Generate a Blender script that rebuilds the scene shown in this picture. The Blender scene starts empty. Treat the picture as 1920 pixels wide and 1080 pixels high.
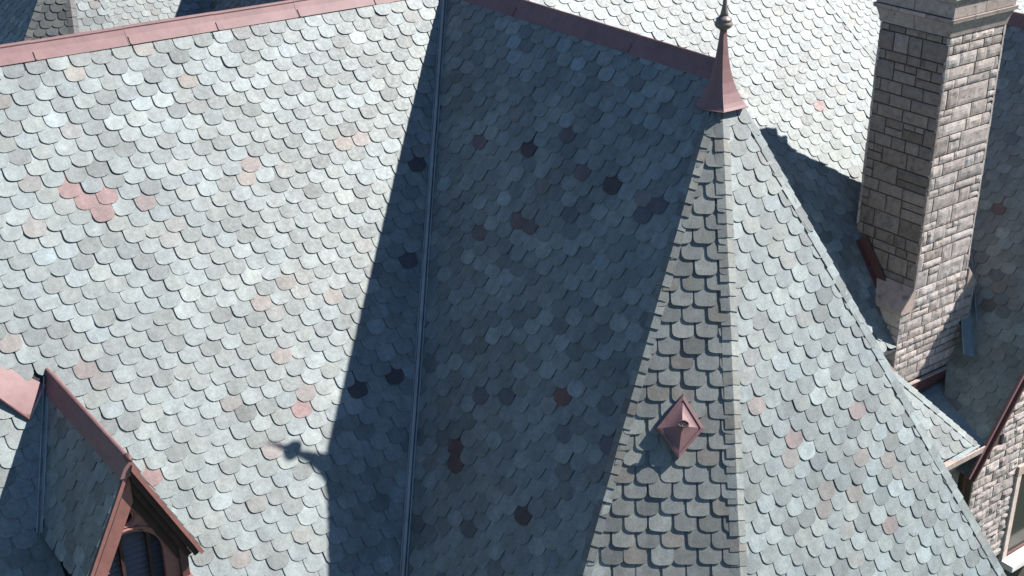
import bpy, bmesh, math, random
import numpy as np
from mathutils import Vector, Matrix, noise
from mathutils.bvhtree import BVHTree

# ------------------------------------------------------------------ camera, sky, sun, exposure
scene = bpy.context.scene
COL = scene.collection
Z0 = 20.0                                   # height of the main ridge above the ground
FPX, PITCH, YAW = 2518.0, math.radians(25.12), math.radians(53.04)
HEAD = Vector((math.cos(YAW), math.sin(YAW), 0))
RIGHT = Vector((math.sin(YAW), -math.cos(YAW), 0))
FWD = HEAD * math.cos(PITCH) - Vector((0, 0, math.sin(PITCH)))
UP = HEAD * math.sin(PITCH) + Vector((0, 0, math.cos(PITCH)))
CAM = Vector((-10.943, -16.153, 4.396 + Z0))

cam = bpy.data.cameras.new('camera')
cam.sensor_width = 36.0
cam.lens = 36.0 * FPX / 1920.0
cam.clip_start = 0.1
cam.clip_end = 3000
cam_ob = bpy.data.objects.new('camera', cam)
COL.objects.link(cam_ob)
cam_ob.matrix_world = Matrix(((RIGHT.x, UP.x, -FWD.x, CAM.x), (RIGHT.y, UP.y, -FWD.y, CAM.y),
                              (RIGHT.z, UP.z, -FWD.z, CAM.z), (0, 0, 0, 1)))
scene.camera = cam_ob

SUN = Vector((0.653, -0.303, 0.6942)).normalized()
world = bpy.data.worlds.new('World')
scene.world = world
world.use_nodes = True
nt = world.node_tree
sky = nt.nodes.new('ShaderNodeTexSky')
sky.sky_type = 'NISHITA'
sky.sun_disc = False
sky.sun_elevation = math.asin(SUN.z)
sky.sun_rotation = math.atan2(SUN.x, SUN.y)
sky.altitude = 0
sky.air_density = 1.0
sky.dust_density = 0.3
sky.ozone_density = 8.0
bg = nt.nodes['Background']
bg.inputs['Strength'].default_value = 0.06
nt.links.new(sky.outputs[0], bg.inputs['Color'])
sun = bpy.data.lights.new('sun', 'SUN')
sun.energy = 5.0
sun.angle = math.radians(0.5)
sun.color = (1.0, 0.95, 0.89)
sun_ob = bpy.data.objects.new('sun', sun)
COL.objects.link(sun_ob)
sun_ob.rotation_euler = (-SUN).to_track_quat('-Z', 'Y').to_euler()
sun_ob.location = (20, -10, 60)
scene.view_settings.view_transform = 'Standard'
scene.view_settings.look = 'None'
scene.view_settings.exposure = 1.28
scene.view_settings.gamma = 1.0
scene.render.engine = 'CYCLES'
scene.cycles.max_bounces = 5

# ------------------------------------------------------------------ helpers
def W(x, y, z):                              # coordinates relative to the ridge junction
    return Vector((x, y, z + Z0))

def project(p):
    d = p - CAM
    s = d.dot(FWD)
    return 960 + FPX * d.dot(RIGHT) / s, 540 - FPX * d.dot(UP) / s, s

def on_plane(px, py, p, n):                  # point of a plane seen along a measured direction
    d = FWD + RIGHT * ((px - 960) / FPX) + UP * ((540 - py) / FPX)
    return CAM + d * ((p - CAM).dot(n) / d.dot(n))

def world_loc(o):
    v = Vector(o.location)
    while o.parent:
        o = o.parent
        v += Vector(o.location)
    return v

def link(name, me, mat, parent=None, loc=None, rot=None, color=None):
    o = bpy.data.objects.new(name, me)
    COL.objects.link(o)
    loc = Vector(loc) if loc is not None else Vector((0, 0, 0))
    if parent is not None:
        o.parent = parent
        loc = loc - world_loc(parent)
    o.location = loc
    if rot is not None:
        o.rotation_mode = 'QUATERNION'
        o.rotation_quaternion = rot
    if mat is not None and me is not None and not me.materials:
        me.materials.append(mat)
    if color is not None:
        o.color = (*color, 1)
    return o

def thing(name, label, cat, loc, group=None):
    o = bpy.data.objects.new(name, None)
    COL.objects.link(o)
    o.location = loc
    o.empty_display_size = 0.3
    o['label'] = label
    o['category'] = cat
    o['kind'] = 'thing'
    if group:
        o['group'] = group
    return o

def mesh(verts, faces, smooth=False):
    me = bpy.data.meshes.new('mesh')
    me.from_pydata([tuple(v) for v in verts], [], faces)
    if smooth:
        me.polygons.foreach_set('use_smooth', [True] * len(me.polygons))
    me.update()
    return me

def poly_slab(name, pts, thick, mat, parent, n=None):
    """closed slab under a world polygon, going down along -n"""
    pts = [Vector(p) for p in pts]
    if n is None:
        n = (pts[1] - pts[0]).cross(pts[2] - pts[0]).normalized()
        if n.z < 0:
            n = -n
    c = pts[0].copy()
    k = len(pts)
    vs = [p - c for p in pts] + [p - n * thick - c for p in pts]
    nn = (pts[1] - pts[0]).cross(pts[2] - pts[0])
    order = list(range(k)) if nn.dot(n) > 0 else list(range(k))[::-1]
    fs = [order, [i + k for i in order[::-1]]]
    for a in range(k):
        i, j = order[a], order[(a + 1) % k]
        fs.append([i, i + k, j + k, j])
    return link(name, mesh(vs, fs), mat, parent, c)

def box_between(name, p0, p1, w, h, mat, parent, up=Vector((0, 0, 1)), bev=0.0, side0=0.0, h0=0.0):
    """bar along p0-p1; cross-section w (sideways) x h (upwards), offset by side0/h0"""
    p0, p1 = Vector(p0), Vector(p1)
    d = (p1 - p0).normalized()
    s = d.cross(up).normalized()
    u = s.cross(d).normalized()
    bm = bmesh.new()
    vs = []
    for p in (p0, p1):
        for (a, b) in ((-w / 2, 0), (w / 2, 0), (w / 2, h), (-w / 2, h)):
            vs.append(bm.verts.new(p - p0 + s * (a + side0) + u * (b + h0)))
    for f in ((0, 1, 2, 3), (7, 6, 5, 4), (0, 4, 5, 1), (1, 5, 6, 2), (2, 6, 7, 3), (3, 7, 4, 0)):
        bm.faces.new([vs[i] for i in f])
    bmesh.ops.recalc_face_normals(bm, faces=bm.faces[:])
    if bev:
        bmesh.ops.bevel(bm, geom=bm.edges[:], offset=bev, segments=2, affect='EDGES', profile=0.5)
    me = bpy.data.meshes.new('mesh')
    bm.to_mesh(me)
    bm.free()
    return link(name, me, mat, parent, p0)

def tube(name, pts, radii, mat, parent, seg=10, smooth=True):
    pts = [Vector(p) for p in pts]
    c = pts[0].copy()
    vs, fs = [], []
    for i, p in enumerate(pts):
        d = (pts[min(i + 1, len(pts) - 1)] - pts[max(i - 1, 0)]).normalized()
        s = d.cross(Vector((0.31, 0.2, 0.93)))
        if s.length < 1e-3:
            s = d.cross(Vector((1, 0, 0)))
        s.normalize()
        u = d.cross(s)
        for k in range(seg):
            t = 2 * math.pi * k / seg
            vs.append(p - c + (s * math.cos(t) + u * math.sin(t)) * radii[i])
    for i in range(len(pts) - 1):
        for k in range(seg):
            a, b = i * seg + k, i * seg + (k + 1) % seg
            fs.append([a, b, b + seg, a + seg])
    fs.append(list(range(seg))[::-1])
    fs.append([(len(pts) - 1) * seg + k for k in range(seg)])
    return link(name, mesh(vs, fs, smooth), mat, parent, c)

# ------------------------------------------------------------------ materials
def new_mat(name):
    m = bpy.data.materials.new(name)
    m.use_nodes = True
    t = m.node_tree
    return m, t, t.nodes['Principled BSDF']

def pos_noise(t, scale, detail=4.0, rough=0.6, stretch=(1, 1, 1)):
    g = t.nodes.new('ShaderNodeNewGeometry')
    mp = t.nodes.new('ShaderNodeMapping')
    mp.inputs['Scale'].default_value = stretch
    t.links.new(g.outputs['Position'], mp.inputs['Vector'])
    n = t.nodes.new('ShaderNodeTexNoise')
    n.inputs['Scale'].default_value = scale
    n.inputs['Detail'].default_value = detail
    n.inputs['Roughness'].default_value = rough
    t.links.new(mp.outputs[0], n.inputs['Vector'])
    return n.outputs['Fac']

def ramp(t, fac, stops):
    r = t.nodes.new('ShaderNodeValToRGB')
    els = r.color_ramp.elements
    while len(els) < len(stops):
        els.new(0.5)
    for e, (p, c) in zip(els, stops):
        e.position = p
        e.color = (c, c, c, 1) if isinstance(c, (int, float)) else (*c, 1)
    t.links.new(fac, r.inputs[0])
    return r.outputs[0]

def mixc(t, a, b, fac, mode='MIX'):
    m = t.nodes.new('ShaderNodeMix')
    m.data_type = 'RGBA'
    m.blend_type = mode
    for sock, v in ((m.inputs['Factor'], fac), (m.inputs['A'], a), (m.inputs['B'], b)):
        if hasattr(v, 'is_linked'):
            t.links.new(v, sock)
        elif isinstance(v, (int, float)):
            sock.default_value = v
        else:
            sock.default_value = (*v, 1)
    return m.outputs['Result']

def bump(t, b, h, strength, dist):
    n = t.nodes.new('ShaderNodeBump')
    n.inputs['Strength'].default_value = strength
    n.inputs['Distance'].default_value = dist
    t.links.new(h, n.inputs['Height'])
    t.links.new(n.outputs[0], b.inputs['Normal'])

def slate_material(name, single):
    m, t, b = new_mat(name)
    if single:
        o = t.nodes.new('ShaderNodeObjectInfo')
        col = o.outputs['Color']
    else:
        o = t.nodes.new('ShaderNodeAttribute')
        o.attribute_name = 'tint'
        col = o.outputs['Color']
    grain = ramp(t, pos_noise(t, 55, 3, 0.75, (1, 1, 0.3)), [(0.25, 0.70), (0.75, 1.24)])
    blot = ramp(t, pos_noise(t, 9, 3, 0.65), [(0.3, 0.80), (0.7, 1.18)])
    c = mixc(t, col, grain, 1.0, 'MULTIPLY')
    c = mixc(t, c, blot, 1.0, 'MULTIPLY')
    c = mixc(t, c, ramp(t, pos_noise(t, 1.1, 2, 0.5), [(0.3, 0.90), (0.7, 1.08)]), 1.0, 'MULTIPLY')
    g = t.nodes.new('ShaderNodeNewGeometry')          # run-off streaks down the slope
    def vm(op, a, b_):
        n = t.nodes.new('ShaderNodeVectorMath')
        n.operation = op
        for k, v in enumerate((a, b_)):
            if v is None:
                continue
            if hasattr(v, 'is_linked'):
                t.links.new(v, n.inputs[k])
            else:
                n.inputs[k].default_value = v
        return n
    tan = vm('NORMALIZE', vm('CROSS_PRODUCT', g.outputs['True Normal'], (0, 0, 1)).outputs[0], None).outputs[0]
    su = vm('DOT_PRODUCT', g.outputs['Position'], tan).outputs['Value']
    sv = vm('DOT_PRODUCT', g.outputs['Position'], (0, 0, 1)).outputs['Value']
    cb = t.nodes.new('ShaderNodeCombineXYZ')
    t.links.new(su, cb.inputs[0])
    t.links.new(sv, cb.inputs[1])
    sm = vm('MULTIPLY', cb.outputs[0], (5.0, 0.45, 1.0)).outputs[0]
    sn = t.nodes.new('ShaderNodeTexNoise')
    sn.inputs['Scale'].default_value = 1.0
    sn.inputs['Detail'].default_value = 3.0
    t.links.new(sm, sn.inputs['Vector'])
    c = mixc(t, c, ramp(t, sn.outputs['Fac'], [(0.32, 0.84), (0.62, 1.08)]), 1.0, 'MULTIPLY')
    spots = ramp(t, pos_noise(t, 34, 5, 0.75), [(0.62, 0.0), (0.72, 1.0)])
    c2 = mixc(t, c, (0.30, 0.31, 0.29), 0.35)
    c = mixc(t, c, c2, spots)
    t.links.new(c, b.inputs['Base Color'])
    r = ramp(t, pos_noise(t, 22, 3, 0.6), [(0.3, 0.56), (0.7, 0.70)])
    t.links.new(r, b.inputs['Roughness'])
    b.inputs['Specular IOR Level'].default_value = 0.70
    bump(t, b, pos_noise(t, 70, 3, 0.7, (1, 1, 0.45)), 0.5, 0.005)
    return m

SLATE = slate_material('slate', True)
SLATE_FIELD = slate_material('slate_field', False)

def painted(name, base, rough, dirt=(0.09, 0.05, 0.045), amount=0.35, scale=9, stretch=(1, 1, 1), spec=0.5):
    m, t, b = new_mat(name)
    n1 = ramp(t, pos_noise(t, scale, 5, 0.65, stretch), [(0.45, 0.0), (0.8, 1.0)])
    n2 = ramp(t, pos_noise(t, 2.3, 3, 0.5), [(0.3, 0.86), (0.7, 1.12)])
    c = mixc(t, base, n2, 1.0, 'MULTIPLY')
    mu = t.nodes.new('ShaderNodeMath')
    mu.operation = 'MULTIPLY'
    t.links.new(n1, mu.inputs[0])
    mu.inputs[1].default_value = amount
    c = mixc(t, c, dirt, mu.outputs[0])
    t.links.new(c, b.inputs['Base Color'])
    b.inputs['Roughness'].default_value = rough
    b.inputs['Specular IOR Level'].default_value = spec
    bump(t, b, pos_noise(t, 30, 4, 0.6), 0.12, 0.004)
    return m

ROSE = painted('rose_painted_metal', (0.175, 0.098, 0.10), 0.58, amount=0.55, spec=0.35)
TIMBER = painted('rose_painted_timber', (0.235, 0.10, 0.088), 0.65, amount=0.5, scale=16)
OXBLOOD = painted('oxblood_flashing', (0.085, 0.034, 0.033), 0.6)
VALLEY = painted('weathered_valley_copper', (0.23, 0.27, 0.275), 0.45, dirt=(0.17, 0.10, 0.08), amount=0.8, scale=3.5, stretch=(1, 1, 0.35))
PATINA = painted('blue_grey_lead', (0.15, 0.195, 0.205), 0.55, dirt=(0.30, 0.34, 0.34), amount=0.5, scale=12, stretch=(1, 1, 0.25))
BRONZE = painted('dull_grey_bronze', (0.16, 0.13, 0.12), 0.4, dirt=(0.03, 0.025, 0.02), amount=0.7, scale=26)
SHADE_TIMBER = painted('shade_brown_timber', (0.04, 0.022, 0.02), 0.7, spec=0.25)  # brown timber, deepened to carry the shade below the right rake edge
DECK = painted('dark_roof_boarding', (0.035, 0.04, 0.045), 0.9, spec=0.1)
LOUVRE = painted('dark_louvre_paint', (0.075, 0.075, 0.088), 0.55)
GUTTER = painted('pale_stone_gutter', (0.36, 0.29, 0.26), 0.7, dirt=(0.10, 0.07, 0.06), amount=0.7, scale=14)
SILL = painted('pale_sill_stone', (0.62, 0.60, 0.56), 0.8, dirt=(0.4, 0.37, 0.33), amount=0.4, spec=0.2)
MORTAR = painted('mortar', (0.085, 0.07, 0.062), 0.95, dirt=(0.05, 0.04, 0.035), amount=0.7, scale=12, spec=0.1)

def stone_material(name, fine):
    m, t, b = new_mat(name)
    o = t.nodes.new('ShaderNodeObjectInfo')
    blot = ramp(t, pos_noise(t, 9, 4, 0.65), [(0.3, 0.78), (0.7, 1.16)])
    c = mixc(t, o.outputs['Color'], blot, 1.0, 'MULTIPLY')
    soot = ramp(t, pos_noise(t, 5.5 if fine else 17, 6, 0.72), [(0.56, 0.0), (0.66, 1.0)])
    mu = t.nodes.new('ShaderNodeMath')
    mu.operation = 'MULTIPLY'
    mu.inputs[1].default_value = 0.5 if fine else 0.7
    t.links.new(soot, mu.inputs[0])
    c = mixc(t, c, (0.055, 0.045, 0.042), mu.outputs[0])
    t.links.new(c, b.inputs['Base Color'])
    b.inputs['Roughness'].default_value = 0.92
    b.inputs['Specular IOR Level'].default_value = 0.15
    bump(t, b, pos_noise(t, 45, 6, 0.75), 0.5 if fine else 0.8, 0.012)
    return m

STONE = stone_material('rock_faced_sandstone', False)
ASHLAR = stone_material('dressed_sandstone', True)

m, t, b = new_mat('grass_ground')
t.links.new(mixc(t, (0.04, 0.07, 0.025), (0.09, 0.10, 0.05), pos_noise(t, 0.4, 5)), b.inputs['Base Color'])
b.inputs['Roughness'].default_value = 0.95
GRASS = m
m, t, b = new_mat('window_glass')
b.inputs['Base Color'].default_value = (0.02, 0.022, 0.025, 1)
b.inputs['Roughness'].default_value = 0.12
GLASS = m

# ------------------------------------------------------------------ roof faces
class Face:
    """a roof plane: origin, U along the courses, V downhill, N outwards"""
    def __init__(self, o, n, flip=False):
        self.o = Vector(o)
        self.n = Vector(n).normalized()
        v = Vector((0, 0, -1))
        self.v = (v - self.n * v.dot(self.n)).normalized()
        self.u = self.v.cross(self.n).normalized()     # to the right seen from outside (v down)
        self.u = -self.u if self.u.cross(self.v).dot(self.n) > 0 else self.u
        m = Matrix((self.u, -self.v, self.n)).transposed()
        self.q = m.to_quaternion()
    def p(self, u, v, h=0.0):
        return self.o + self.u * u + self.v * v + self.n * h
    def uv(self, p):
        d = Vector(p) - self.o
        return d.dot(self.u), d.dot(self.v)

def nrm(ax, pitch):                          # horizontal facing direction + pitch (rad)
    a = Vector((ax[0], ax[1], 0)).normalized()
    return a * math.sin(pitch) + Vector((0, 0, math.cos(pitch)))

PA, PB, PD = math.radians(52), math.radians(56.4), math.radians(62)
TA, TB = math.tan(PA), math.tan(PB)
EAVE = -7.25
NA, NB, ND = nrm((0, -1), PA), nrm((-1, 0), PB), nrm((0, -1), PD)
T = W(0, -5.59, 0)                           # turret apex at the end of the wing ridge
def to_eave(p, q):
    return p + (q - p) * ((EAVE + Z0 - p.z) / (q.z - p.z))
L_END = to_eave(T, on_plane(1095, 1080, T, NB))
M_END = to_eave(T, on_plane(1385, 1080, T, ND))
R_TOP = on_plane(1393, 203, T, ND)
R_END = to_eave(R_TOP, on_plane(1880, 1080, T, ND))
NC = (L_END - T).cross(M_END - T).normalized()
NC = NC if NC.z > 0 else -NC
NR = (R_END - R_TOP).cross(W(0.1, 0, 0) - R_TOP).normalized()
NR = NR if NR.z > 0 else -NR
NB2 = NR
TF = 1.451                                   # side wing pitch
PF = math.atan(TF)
NF = nrm((-1, 0), PF)
VF = W(8.17, -3.89, -4.976)
NG = nrm((1, 0), math.atan(2.04))

FA = Face(W(0, 0, 0), NA)
FB = Face(W(0, 0, 0), NB)
FB2 = Face(W(0.1, 0, 0), NB2)
FC = Face(T, NC)
FD = Face(T, ND)
FR = Face(R_TOP, NR)
FF = Face(W(10.6, 0, -4.976 + TF * (10.6 - 8.17)), NF)
FG = Face(W(7.06, 0, 0), NG)

def val(y):                                  # plan x of the valley between main slope and wing
    return y * TA / TB
YE = EAVE / TA

def zA(y):
    return TA * y
def zF(x):
    return -4.976 + TF * (x - 8.17)

POLY = {}
POLY['A'] = [W(-16, 0, 0), W(0, 0, 0), W(val(YE), YE, EAVE), W(-16, YE, EAVE)]
POLY['B'] = [W(0, 0, 0), T, L_END, W(val(L_END.z - Z0) if False else (L_END.z - Z0) / TB, (L_END.z - Z0) / TA, L_END.z - Z0)]
tR = -NR.z / NR.x
POLY['B2'] = [W(0.1, 0, 0), R_TOP, R_END, W(2.55, -5.6, EAVE)]
POLY['C'] = [T, L_END, M_END]
POLY['D'] = [T, M_END, R_END, R_TOP]
yv = -3.0
HV = W(8.94, -3.0, zA(-3.0))                 # where hip, valley and side wing meet
POLY['E1'] = [W(0, 0, 0), W(7.06, 0, 0), HV, W(7.63, -4.5, zA(-4.5)), W(2.0, -4.5, zA(-4.5))]
POLY['E2'] = [W(3.59, -4.0, zA(-4.0)), W(4.56, -4.0, zA(-4.0)), W(6.45, -5.67, zA(-5.67)), W(5.09, -5.67, zA(-5.67))]
POLY['G'] = [W(7.06, 6, 0), W(7.06, 0, 0), HV, W(8.94, 6, zA(-3.0))]
XF1, YG = 6.25, -5.8                          # side wing: eave x, gable plane y
XRF = 10.6
POLY['F'] = [W(XRF, 6, zF(XRF)), W(XRF, YG, zF(XRF)), W(XF1, YG, zF(XF1)), W(XF1, -4.6, zF(XF1)), W(7.54, -4.6, zA(-4.6)), HV, W(8.94, 6, zF(8.94))]
YV = -3.0 + (XRF - 8.94) * 2.2 / 2.69
POLY['F'] = [W(XRF, YV, zF(XRF)), W(XRF, YG, zF(XRF)), W(XF1, YG, zF(XF1)), W(XF1, -5.2, zF(XF1))]
YR = -2.1
POLY['F'] = [W(XRF, YR, zF(XRF)), W(XRF, YG, zF(XRF)), W(XF1, YG, zF(XF1)), W(XF1, -5.2, zF(XF1)), W(8.94 + (YR + 3) * 2.69 / 2.2, YR, zF(8.94 + (YR + 3) * 2.69 / 2.2))]

# dormer on the main slope
DX, DYF, DZ = -7.105, -4.60, -2.986
DTAN = 2.06
DE = 1.29                                     # drop from ridge to eave
DW = DE / DTAN
DYB = DZ / TA
DYE = (DZ - DE) / TA
NDL = nrm((-1, 0), math.atan(DTAN))
NDR = nrm((1, 0), math.atan(DTAN))
FDL, FDR = Face(W(DX, DYF, DZ), NDL), Face(W(DX, DYF, DZ), NDR)
POLY['DL'] = [W(DX, DYB, DZ), W(DX, DYF, DZ), W(DX - DW, DYF, DZ - DE), W(DX - DW, DYE, DZ - DE)]
POLY['DR'] = [W(DX, DYB, DZ), W(DX, DYF, DZ), W(DX + DW, DYF, DZ - DE), W(DX + DW, DYE, DZ - DE)]

# roofs behind the main ridge (a second turret and the range it ends)
D2 = 33.0
ray = (FWD + RIGHT * ((115 - 960) / FPX) + UP * ((540 + 122) / FPX)).normalized()
T2 = CAM + ray * D2
PD2 = math.radians(62)
ND2 = nrm((0, -1), PD2)
NB3 = nrm((-1, 0), PB)
M2 = on_plane(141, 78, T2, ND2)
R2 = on_plane(226, 52, T2, ND2)
L2 = on_plane(47, 78, T2, NB3)
def ext(p, q, z):
    return p + (q - p) * ((z - p.z) / (q.z - p.z))
ZE2 = T2.z - 7.0
M2, R2, L2 = ext(T2, M2, ZE2), ext(T2, R2, ZE2), ext(T2, L2, ZE2)
NC2 = (L2 - T2).cross(M2 - T2).normalized()
NC2 = NC2 if NC2.z > 0 else -NC2
FC2, FD2, FB3 = Face(T2, NC2), Face(T2, ND2), Face(T2, NB3)
POLY['C2'] = [T2, L2, M2]
POLY['D2'] = [T2, M2, R2]
TB2 = T2 + Vector((0, 7, 0))
bl = L2 + Vector((0, 7 + 4, 0))
POLY['B3'] = [TB2, T2, L2, bl]
# the slope behind: faces the camera like the main one; its ridge is level with the second turret's
RB = T2 + Vector((0, 5.2, 0.4))
FE3 = Face(RB, NA)
dn = Vector((0, -math.cos(PA), -math.sin(PA)))
# third wing: shaded flank with its valley
V3 = on_plane(392, 0, RB, NA)
FB4 = Face(V3, NB)
vdir = Vector((-1 / TB, -1 / TA, -1))
V3T = V3 - vdir * (V3.z - RB.z) / -1.0 * -1.0
V3T = V3 + vdir * (V3.z - RB.z)
V3B = V3 + vdir * 4.5
POLY['E3'] = [RB + Vector((-1.0, 0, 0)), Vector((V3T.x, V3T.y, V3T.z)), V3B, RB + Vector((-1.0, 0, 0)) + dn * (V3T.z - V3B.z) / math.sin(PA)]
POLY['B4'] = [V3T, V3T + Vector((0, -9.5, 0)), V3T + Vector((0, -9.5, 0)) + Vector((-(V3T.z - V3B.z) / TB, 0, V3B.z - V3T.z)), V3B]

# ---- a rough occluder set, to know which slates the photograph shows largest
CHX0, CHX1, CHY0, CHY1 = 5.88, 7.28, -4.50, -3.21
bv, bf = [], []
def occ(pts):
    i = len(bv)
    bv.extend([tuple(p) for p in pts])
    bf.append(tuple(range(i, i + len(pts))))
for k_, pl_ in POLY.items():
    occ(pl_)
for z0_, z1_ in ((-7.2, 0.0),):
    occ([W(CHX0, CHY0, z0_), W(CHX1, CHY0, z0_), W(CHX1, CHY0, z1_), W(CHX0, CHY0, z1_)])
    occ([W(CHX0, CHY1, z0_), W(CHX0, CHY0, z0_), W(CHX0, CHY0, z1_), W(CHX0, CHY1, z1_)])
occ([W(DX, DYF, DZ), W(DX - DW, DYF, DZ - DE), W(DX + DW, DYF, DZ - DE)])
BVH = BVHTree.FromPolygons(bv, bf)

def shows(p, n):
    x, y, s = project(p)
    if s < 0.5 or not (-20 < x < 1940 and -20 < y < 1100):
        return 0.0
    d = (p + n * 0.06) - CAM
    L = d.length
    hit = BVH.ray_cast(CAM, d / L, L - 0.02)
    if hit[0] is not None:
        return 0.0
    return max(0.0, -(d / L).dot(n)) / (L * L)

# ------------------------------------------------------------------ slates
SW, SE = 0.272, 0.1775                        # slate width and exposure
SL = 2 * SE + 0.045

def outline(rng, hw, arc, k, L, nseg=9):
    pts = [(-hw, L), (-hw, arc)]
    pts = []
    for i in range(nseg + 1):
        th = math.pi * i / nseg
        c, s = math.cos(th), math.sin(th)
        x = -hw * math.copysign(abs(c) ** k, c)
        y = arc - arc * abs(s) ** k
        if rng:
            y += rng.uniform(-0.0025, 0.0025)
            x += rng.uniform(-0.0015, 0.0015)
        pts.append((x, y))
    return [(-hw, L)] + pts + [(hw, L)]       # x along course, y uphill, tip at 0; counter-clockwise from top left

def slate_heights(y, tilt, base):
    return base + tilt * (1 - y / SL)

def slate_geo(pts, tilt, base, thick):
    n = len(pts)
    vs = [(x, y, slate_heights(y, tilt, base)) for x, y in pts] + [(x, y, slate_heights(y, tilt, base) - thick) for x, y in pts]
    fs = [tuple(range(n))]
    for i in range(n):
        j = (i + 1) % n
        fs.append((i, i + n, j + n, j))
    return vs, fs

def clip(poly, edges):
    for (ax, ay, nx, ny) in edges:
        out = []
        k = len(poly)
        for i in range(k):
            p, q = poly[i], poly[(i + 1) % k]
            dp = (p[0] - ax) * nx + (p[1] - ay) * ny
            dq = (q[0] - ax) * nx + (q[1] - ay) * ny
            if dp >= 0:
                out.append(p)
            if (dp >= 0) != (dq >= 0):
                f = dp / (dp - dq)
                out.append((p[0] + (q[0] - p[0]) * f, p[1] + (q[1] - p[1]) * f))
        poly = out
        if len(poly) < 3:
            return []
    return poly

def half_planes(face, pts):
    uv = [face.uv(p) for p in pts]
    cx = sum(p[0] for p in uv) / len(uv)
    cy = sum(p[1] for p in uv) / len(uv)
    e = []
    for i in range(len(uv)):
        (ax, ay), (bx, by) = uv[i], uv[(i + 1) % len(uv)]
        nx, ny = -(by - ay), bx - ax
        l = math.hypot(nx, ny)
        if l < 1e-6:
            continue
        nx, ny = nx / l, ny / l
        if (cx - ax) * nx + (cy - ay) * ny < 0:
            nx, ny = -nx, -ny
        e.append((ax, ay, nx, ny))
    return e, uv

SLATE_K = (0.765, 0.782, 0.768)

def slate_colour(rng, pal):
    r = rng.random()
    l = max(0.5, min(1.6, rng.gauss(1.0, pal['var'])))
    base = pal['base']
    c = [base[0] * l, base[1] * l, base[2] * l]
    h = rng.gauss(0, 1)
    c = [c[0] * (1 + 0.022 * h), c[1] * (1 + 0.004 * h), c[2] * (1 - 0.018 * h)]
    c = [x * SLATE_K[i] for i, x in enumerate(c)]
    for (prob, col) in pal['odd']:
        if r < prob:
            j = rng.uniform(0.85, 1.15)
            return tuple(x * j * SLATE_K[i] for i, x in enumerate(col))
        r -= prob
    return tuple(c)

PINK, TAN, BROWN, DARK, GREY = (0.195, 0.110, 0.110), (0.20, 0.178, 0.160), (0.155, 0.147, 0.14), (0.045, 0.036, 0.039), (0.132, 0.150, 0.152)
LIGHT = {'base': (0.182, 0.212, 0.215), 'var': 0.15, 'odd': [(0.005, (0.195, 0.182, 0.17)), (0.03, (0.182, 0.190, 0.187)), (0.045, GREY), (0.03, (0.148, 0.170, 0.172))]}
SHADE = LIGHT
GRAZE = {'base': (0.172, 0.183, 0.173), 'var': 0.18, 'odd': [(0.09, (0.178, 0.166, 0.148)), (0.06, (0.15, 0.138, 0.125))]}  # slate palette for the grazing-lit face, its duller light put into the colour

_vr = random.Random(4)
VARIANTS = []
for i in range(8):
    hw = SW / 2 - 0.003 - _vr.uniform(0, 0.009)
    VARIANTS.append(outline(_vr, hw, _vr.uniform(0.092, 0.110), _vr.uniform(0.71, 0.84), SL))
for i in range(4):
    o_ = outline(_vr, SW / 2 - 0.005, _vr.uniform(0.075, 0.095), _vr.uniform(0.6, 0.7), SL)
    k_ = _vr.choice((2, 3, 7, 8))
    o_ = [(x * (0.90 if abs(q - k_) <= 1 else 1), y + (0.022 if q == k_ else 0.012 if abs(q - k_) == 1 else 0)) for q, (x, y) in enumerate(o_)]
    VARIANTS.append(o_)
NARROW = [outline(_vr, SW / 2 - 0.012 - _vr.uniform(0, 0.005), _vr.uniform(0.07, 0.09), _vr.uniform(0.58, 0.7), SL) for _ in range(8)]
_vm = {}
def variant_mesh(i, tilt, thick):
    key = (i, round(tilt, 4), round(thick, 4))
    if key not in _vm:
        vs, fs = slate_geo(VARIANTS[i], tilt, 0.0, thick)
        me = mesh(vs, fs)
        me.materials.append(SLATE)
        _vm[key] = me
    return _vm[key]

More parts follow.
